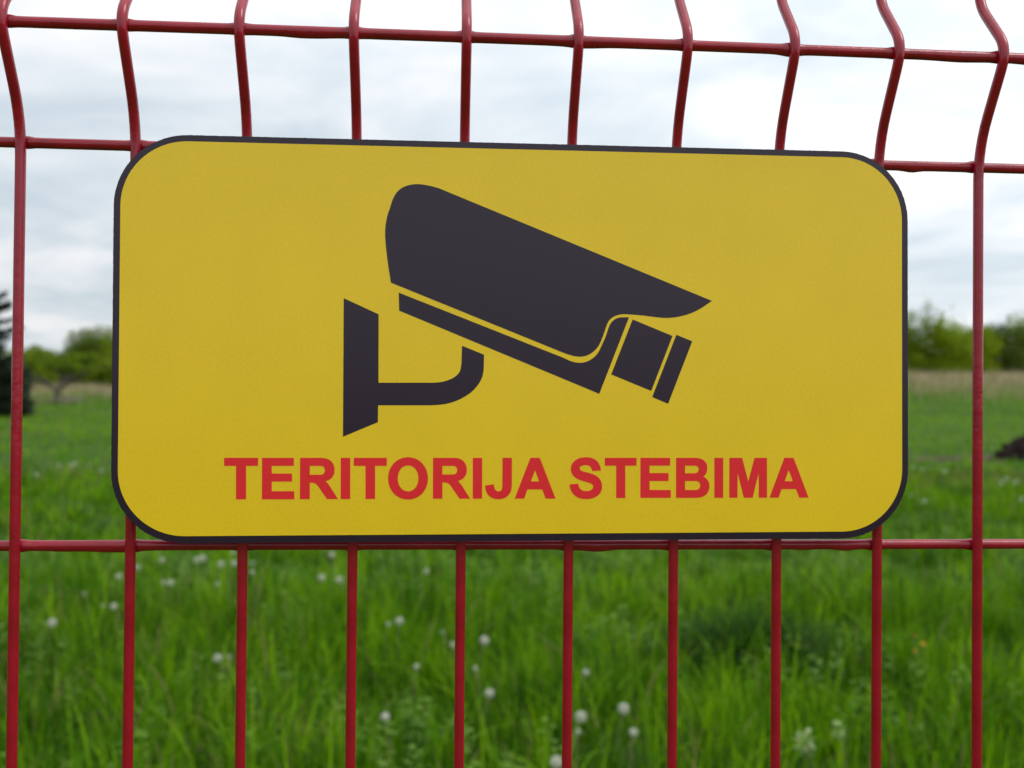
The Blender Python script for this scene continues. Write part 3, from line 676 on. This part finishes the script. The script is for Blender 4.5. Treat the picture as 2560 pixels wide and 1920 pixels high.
LETTERS = [[[[-134.8,-53.47],[-119.75,-53.48],[-119.73,-57.13],[-125.06,-57.12],[-124.94,-72.18],[-129.39,-72.16],[-129.5,-57.11],[-134.77,-57.11]]],[[[-118.0,-53.49],[-103.87,-53.5],[-103.84,-57.15],[-113.68,-57.14],[-113.65,-60.57],[-104.62,-60.59],[-104.59,-64.24],[-113.63,-64.22],[-113.59,-68.54],[-103.55,-68.58],[-103.53,-72.27],[-117.95,-72.21]]],[[[-101.06,-53.5],[-91.39,-53.51],[-89.65,-53.7],[-88.21,-54.25],[-87.07,-55.1],[-86.25,-56.23],[-85.76,-57.57],[-85.58,-59.1],[-85.69,-60.32],[-86.04,-61.41],[-86.61,-62.36],[-87.4,-63.14],[-88.41,-63.73],[-89.64,-64.11],[-89.23,-64.46],[-88.86,-64.84],[-88.51,-65.24],[-88.2,-65.65],[-87.91,-66.07],[-87.64,-66.46],[-83.98,-72.22],[-88.95,-72.2],[-92.99,-66.32],[-93.46,-65.76],[-93.94,-65.34],[-94.45,-65.05],[-95.05,-64.86],[-95.77,-64.76],[-96.66,-64.73],[-96.61,-72.21],[-101.06,-72.2]],[[-96.71,-57.16],[-92.0,-57.17],[-91.34,-57.24],[-90.82,-57.44],[-90.43,-57.75],[-90.17,-58.16],[-90.02,-58.65],[-89.96,-59.22],[-90.02,-59.8],[-90.21,-60.29],[-90.52,-60.67],[-90.95,-60.95],[-91.51,-61.11],[-92.18,-61.17],[-96.68,-61.16]]],[[[-82.87,-53.51],[-78.6,-53.52],[-78.53,-72.25],[-82.79,-72.23]]],[[[-77.04,-53.52],[-62.1,-53.53],[-62.08,-57.21],[-67.39,-57.2],[-67.3,-72.25],[-71.63,-72.23],[-71.72,-57.2],[-77.02,-57.19]]],[[[-52.51,-53.24],[-50.63,-53.43],[-48.91,-53.98],[-47.35,-54.85],[-46.01,-56.02],[-44.91,-57.45],[-44.08,-59.1],[-43.56,-60.95],[-43.37,-62.95],[-43.54,-64.96],[-44.04,-66.8],[-44.85,-68.45],[-45.94,-69.87],[-47.27,-71.02],[-48.81,-71.89],[-50.53,-72.43],[-52.4,-72.61],[-54.28,-72.42],[-56.0,-71.86],[-57.55,-70.98],[-58.88,-69.82],[-59.98,-68.39],[-60.8,-66.74],[-61.32,-64.9],[-61.51,-62.91],[-61.35,-60.91],[-60.85,-59.07],[-60.04,-57.42],[-58.96,-56.0],[-57.64,-54.84],[-56.1,-53.97],[-54.38,-53.43]],[[-52.45,-57.01],[-51.48,-57.13],[-50.58,-57.47],[-49.78,-58.0],[-49.08,-58.71],[-48.51,-59.58],[-48.09,-60.59],[-47.81,-61.72],[-47.71,-62.94],[-47.8,-64.16],[-48.06,-65.29],[-48.48,-66.29],[-49.04,-67.16],[-49.72,-67.87],[-50.52,-68.4],[-51.41,-68.73],[-52.38,-68.84],[-53.35,-68.72],[-54.25,-68.39],[-55.05,-67.85],[-55.74,-67.14],[-56.31,-66.27],[-56.74,-65.26],[-57.01,-64.14],[-57.11,-62.92],[-57.02,-61.7],[-56.76,-60.57],[-56.35,-59.57],[-55.79,-58.7],[-55.1,-57.99],[-54.31,-57.46],[-53.42,-57.13]]],[[[-41.13,-53.55],[-31.3,-53.56],[-29.58,-53.75],[-28.17,-54.3],[-27.07,-55.16],[-26.27,-56.28],[-25.79,-57.61],[-25.63,-59.12],[-25.74,-60.35],[-26.09,-61.44],[-26.66,-62.38],[-27.45,-63.17],[-28.47,-63.77],[-29.7,-64.19],[-29.28,-64.53],[-28.91,-64.9],[-28.57,-65.29],[-28.26,-65.7],[-27.97,-66.11],[-27.7,-66.52],[-24.01,-72.3],[-28.97,-72.28],[-32.95,-66.42],[-33.44,-65.84],[-33.92,-65.41],[-34.45,-65.12],[-35.08,-64.94],[-35.84,-64.84],[-36.78,-64.82],[-36.75,-72.25],[-41.08,-72.23]],[[-36.82,-57.25],[-32.05,-57.26],[-31.41,-57.33],[-30.91,-57.52],[-30.53,-57.83],[-30.27,-58.23],[-30.12,-58.7],[-30.06,-59.24],[-30.12,-59.82],[-30.3,-60.3],[-30.6,-60.67],[-31.02,-60.95],[-31.55,-61.12],[-32.21,-61.17],[-36.8,-61.16]]],[[[-22.94,-53.56],[-18.62,-53.57],[-18.58,-72.32],[-22.85,-72.31]]],[[[-9.27,-53.57],[-4.93,-53.58],[-4.88,-66.16],[-5.07,-68.06],[-5.62,-69.66],[-6.53,-70.93],[-7.75,-71.86],[-9.27,-72.43],[-11.05,-72.61],[-12.82,-72.43],[-14.32,-71.89],[-15.54,-70.99],[-16.45,-69.76],[-17.02,-68.17],[-17.22,-66.25],[-13.16,-65.74],[-13.05,-66.76],[-12.86,-67.57],[-12.58,-68.18],[-12.18,-68.61],[-11.67,-68.86],[-11.02,-68.95],[-10.41,-68.87],[-9.96,-68.63],[-9.64,-68.24],[-9.44,-67.7],[-9.33,-67.0],[-9.3,-66.14]]],[[[3.64,-53.58],[7.99,-53.59],[15.4,-72.42],[10.73,-72.4],[9.18,-68.19],[2.34,-68.17],[0.84,-72.36],[-3.59,-72.34]],[[5.79,-59.35],[7.69,-64.46],[3.9,-64.45]]],[[[36.51,-59.58],[36.21,-57.71],[35.53,-56.15],[34.51,-54.92],[33.16,-54.03],[31.48,-53.48],[29.49,-53.3],[27.4,-53.49],[25.64,-54.03],[24.25,-54.87],[23.23,-55.97],[22.61,-57.27],[22.4,-58.73],[22.55,-59.97],[22.99,-61.09],[23.73,-62.08],[24.79,-62.95],[26.16,-63.69],[27.86,-64.3],[29.45,-64.76],[30.72,-65.14],[31.69,-65.5],[32.36,-65.89],[32.75,-66.35],[32.88,-66.93],[32.77,-67.53],[32.46,-68.05],[31.96,-68.46],[31.31,-68.76],[30.53,-68.94],[29.63,-69.0],[28.58,-68.9],[27.72,-68.6],[27.02,-68.11],[26.49,-67.43],[26.12,-66.58],[25.89,-65.56],[21.81,-65.89],[22.2,-67.95],[22.98,-69.65],[24.13,-70.99],[25.64,-71.95],[27.49,-72.54],[29.64,-72.74],[31.8,-72.56],[33.63,-72.02],[35.11,-71.14],[36.2,-69.97],[36.88,-68.53],[37.1,-66.85],[36.94,-65.36],[36.44,-64.07],[35.63,-62.97],[34.51,-62.05],[33.09,-61.31],[31.36,-60.74],[29.79,-60.34],[28.56,-60.01],[27.65,-59.7],[27.03,-59.38],[26.68,-58.98],[26.57,-58.47],[26.66,-58.05],[26.93,-57.68],[27.36,-57.39],[27.94,-57.18],[28.63,-57.04],[29.42,-57.0],[30.29,-57.08],[30.99,-57.32],[31.54,-57.71],[31.94,-58.25],[32.21,-58.91],[32.37,-59.7]]],[[[38.29,-53.61],[53.23,-53.62],[53.24,-57.29],[47.93,-57.29],[47.97,-72.29],[43.68,-72.28],[43.64,-57.28],[38.3,-57.27]]],[[[55.05,-53.62],[69.1,-53.64],[69.11,-57.32],[59.36,-57.3],[59.37,-60.71],[68.36,-60.73],[68.36,-64.45],[59.38,-64.43],[59.39,-68.58],[69.44,-68.62],[69.45,-72.29],[55.05,-72.24]]],[[[71.91,-53.64],[81.11,-53.65],[82.85,-53.81],[84.27,-54.27],[85.36,-54.99],[86.14,-55.93],[86.61,-57.05],[86.76,-58.31],[86.71,-59.24],[86.54,-60.07],[86.28,-60.8],[85.92,-61.42],[85.48,-61.95],[84.98,-62.39],[85.84,-62.92],[86.55,-63.55],[87.1,-64.26],[87.49,-65.05],[87.73,-65.93],[87.81,-66.88],[87.63,-68.43],[87.1,-69.76],[86.24,-70.85],[85.06,-71.67],[83.58,-72.17],[81.82,-72.34],[71.9,-72.3]],[[76.2,-57.33],[80.67,-57.33],[81.32,-57.39],[81.82,-57.56],[82.19,-57.83],[82.45,-58.18],[82.6,-58.59],[82.64,-59.05],[82.59,-59.53],[82.43,-59.96],[82.15,-60.33],[81.76,-60.6],[81.24,-60.78],[80.59,-60.84],[76.21,-60.84]],[[76.21,-64.47],[81.13,-64.49],[81.84,-64.56],[82.41,-64.75],[82.84,-65.06],[83.14,-65.48],[83.31,-65.98],[83.37,-66.56],[83.31,-67.17],[83.12,-67.69],[82.81,-68.1],[82.37,-68.41],[81.82,-68.59],[81.14,-68.66],[76.22,-68.64]]],[[[90.12,-53.65],[94.39,-53.66],[94.37,-72.39],[90.15,-72.38]]],[[[97.31,-53.66],[103.44,-53.66],[106.39,-64.86],[109.36,-53.67],[115.37,-53.67],[115.39,-72.44],[111.45,-72.42],[111.35,-60.91],[108.47,-72.41],[104.27,-72.39],[101.29,-60.89],[101.21,-72.38],[97.25,-72.36]]],[[[123.72,-53.68],[128.22,-53.68],[135.51,-72.47],[130.91,-72.45],[129.36,-68.42],[122.41,-68.4],[121.0,-72.41],[116.56,-72.4]],[[125.81,-59.48],[127.86,-64.66],[123.95,-64.65]]]]
PICTO = {"hood":[[[-60.72,26.43],[-61.18,29.28],[-61.65,32.14],[-62.08,35.01],[-62.49,38.0],[-62.88,41.0],[-63.17,43.77],[-63.37,46.14],[-63.49,48.27],[-63.47,50.35],[-63.3,52.51],[-62.99,54.63],[-62.64,56.51],[-62.24,58.0],[-61.79,59.24],[-61.36,60.49],[-60.97,61.84],[-60.6,63.19],[-60.16,64.47],[-59.63,65.65],[-59.03,66.76],[-58.35,67.76],[-57.57,68.65],[-56.71,69.43],[-55.75,70.1],[-54.65,70.65],[-53.45,71.08],[-52.26,71.41],[-51.13,71.65],[-50.0,71.79],[-48.76,71.84],[-47.39,71.78],[-45.91,71.63],[-44.38,71.4],[-42.78,71.09],[-41.12,70.7],[-39.55,70.27],[-38.17,69.8],[-36.88,69.28],[-35.59,68.76],[88.89,19.89],[86.34,18.13],[83.86,16.5],[81.6,15.2],[79.29,14.12],[76.61,13.18],[73.82,12.44],[71.08,11.93],[68.35,11.66],[65.68,11.67],[62.9,11.88],[59.78,12.23],[56.54,12.61],[53.2,12.89],[50.21,13.08],[48.17,13.16],[46.59,13.13],[45.15,12.96],[43.88,12.66],[42.7,12.19],[41.63,11.56],[40.67,10.76],[39.83,9.76],[39.24,8.58],[38.67,7.07],[37.95,4.92],[37.15,2.6],[36.31,0.47],[35.37,-1.43],[34.3,-2.91],[33.13,-4.12],[31.84,-5.13],[30.44,-5.92],[28.93,-6.46],[27.3,-6.74],[25.57,-6.74],[23.72,-6.5],[21.73,-5.99],[19.69,-5.38]]],"body":[[[-57.13,21.92],[18.8,-7.34],[20.59,-8.18],[22.38,-8.91],[24.2,-9.37],[25.97,-9.59],[27.56,-9.54],[29.1,-9.22],[30.7,-8.59],[32.24,-7.68],[33.67,-6.47],[34.93,-4.99],[35.88,-3.29],[36.72,-1.42],[37.64,0.57],[38.5,2.61],[39.2,4.71],[39.84,6.64],[40.46,8.12],[41.19,9.32],[42.23,10.36],[43.44,11.13],[44.72,11.53],[46.14,11.7],[47.77,11.75],[49.49,11.73],[35.61,-23.94],[-56.91,13.67]]],"lens":[[[51.21,10.77],[70.1,3.25],[60.07,-22.5],[41.17,-14.92]]],"ring":[[[71.92,3.81],[79.49,0.83],[68.07,-28.45],[60.53,-25.35]]],"bracket":[[[-82.0,19.07],[-66.2,11.9],[-66.1,-19.32],[-41.28,-19.19],[-39.06,-19.02],[-36.9,-18.73],[-34.83,-18.14],[-32.97,-17.39],[-31.5,-16.56],[-30.34,-15.62],[-29.47,-14.59],[-28.86,-13.41],[-28.54,-11.92],[-28.35,-10.32],[-28.12,-2.13],[-17.97,-6.19],[-18.12,-12.9],[-18.32,-14.44],[-18.63,-15.99],[-19.19,-17.51],[-20.03,-19.08],[-21.3,-20.88],[-22.83,-22.62],[-24.49,-24.03],[-26.34,-25.27],[-28.42,-26.45],[-30.72,-27.49],[-33.24,-28.35],[-35.98,-29.0],[-38.98,-29.34],[-42.1,-29.55],[-66.21,-29.63],[-66.25,-37.32],[-81.94,-43.96]]]}
for lp in LETTERS: print_sheet('letter', lp, M_red)
for key, nm in (('hood', 'camera_hood'), ('body', 'camera_body'), ('lens', 'camera_lens'), ('ring', 'lens_ring'), ('bracket', 'wall_bracket')):
    print_sheet(nm, PICTO[key], M_black)
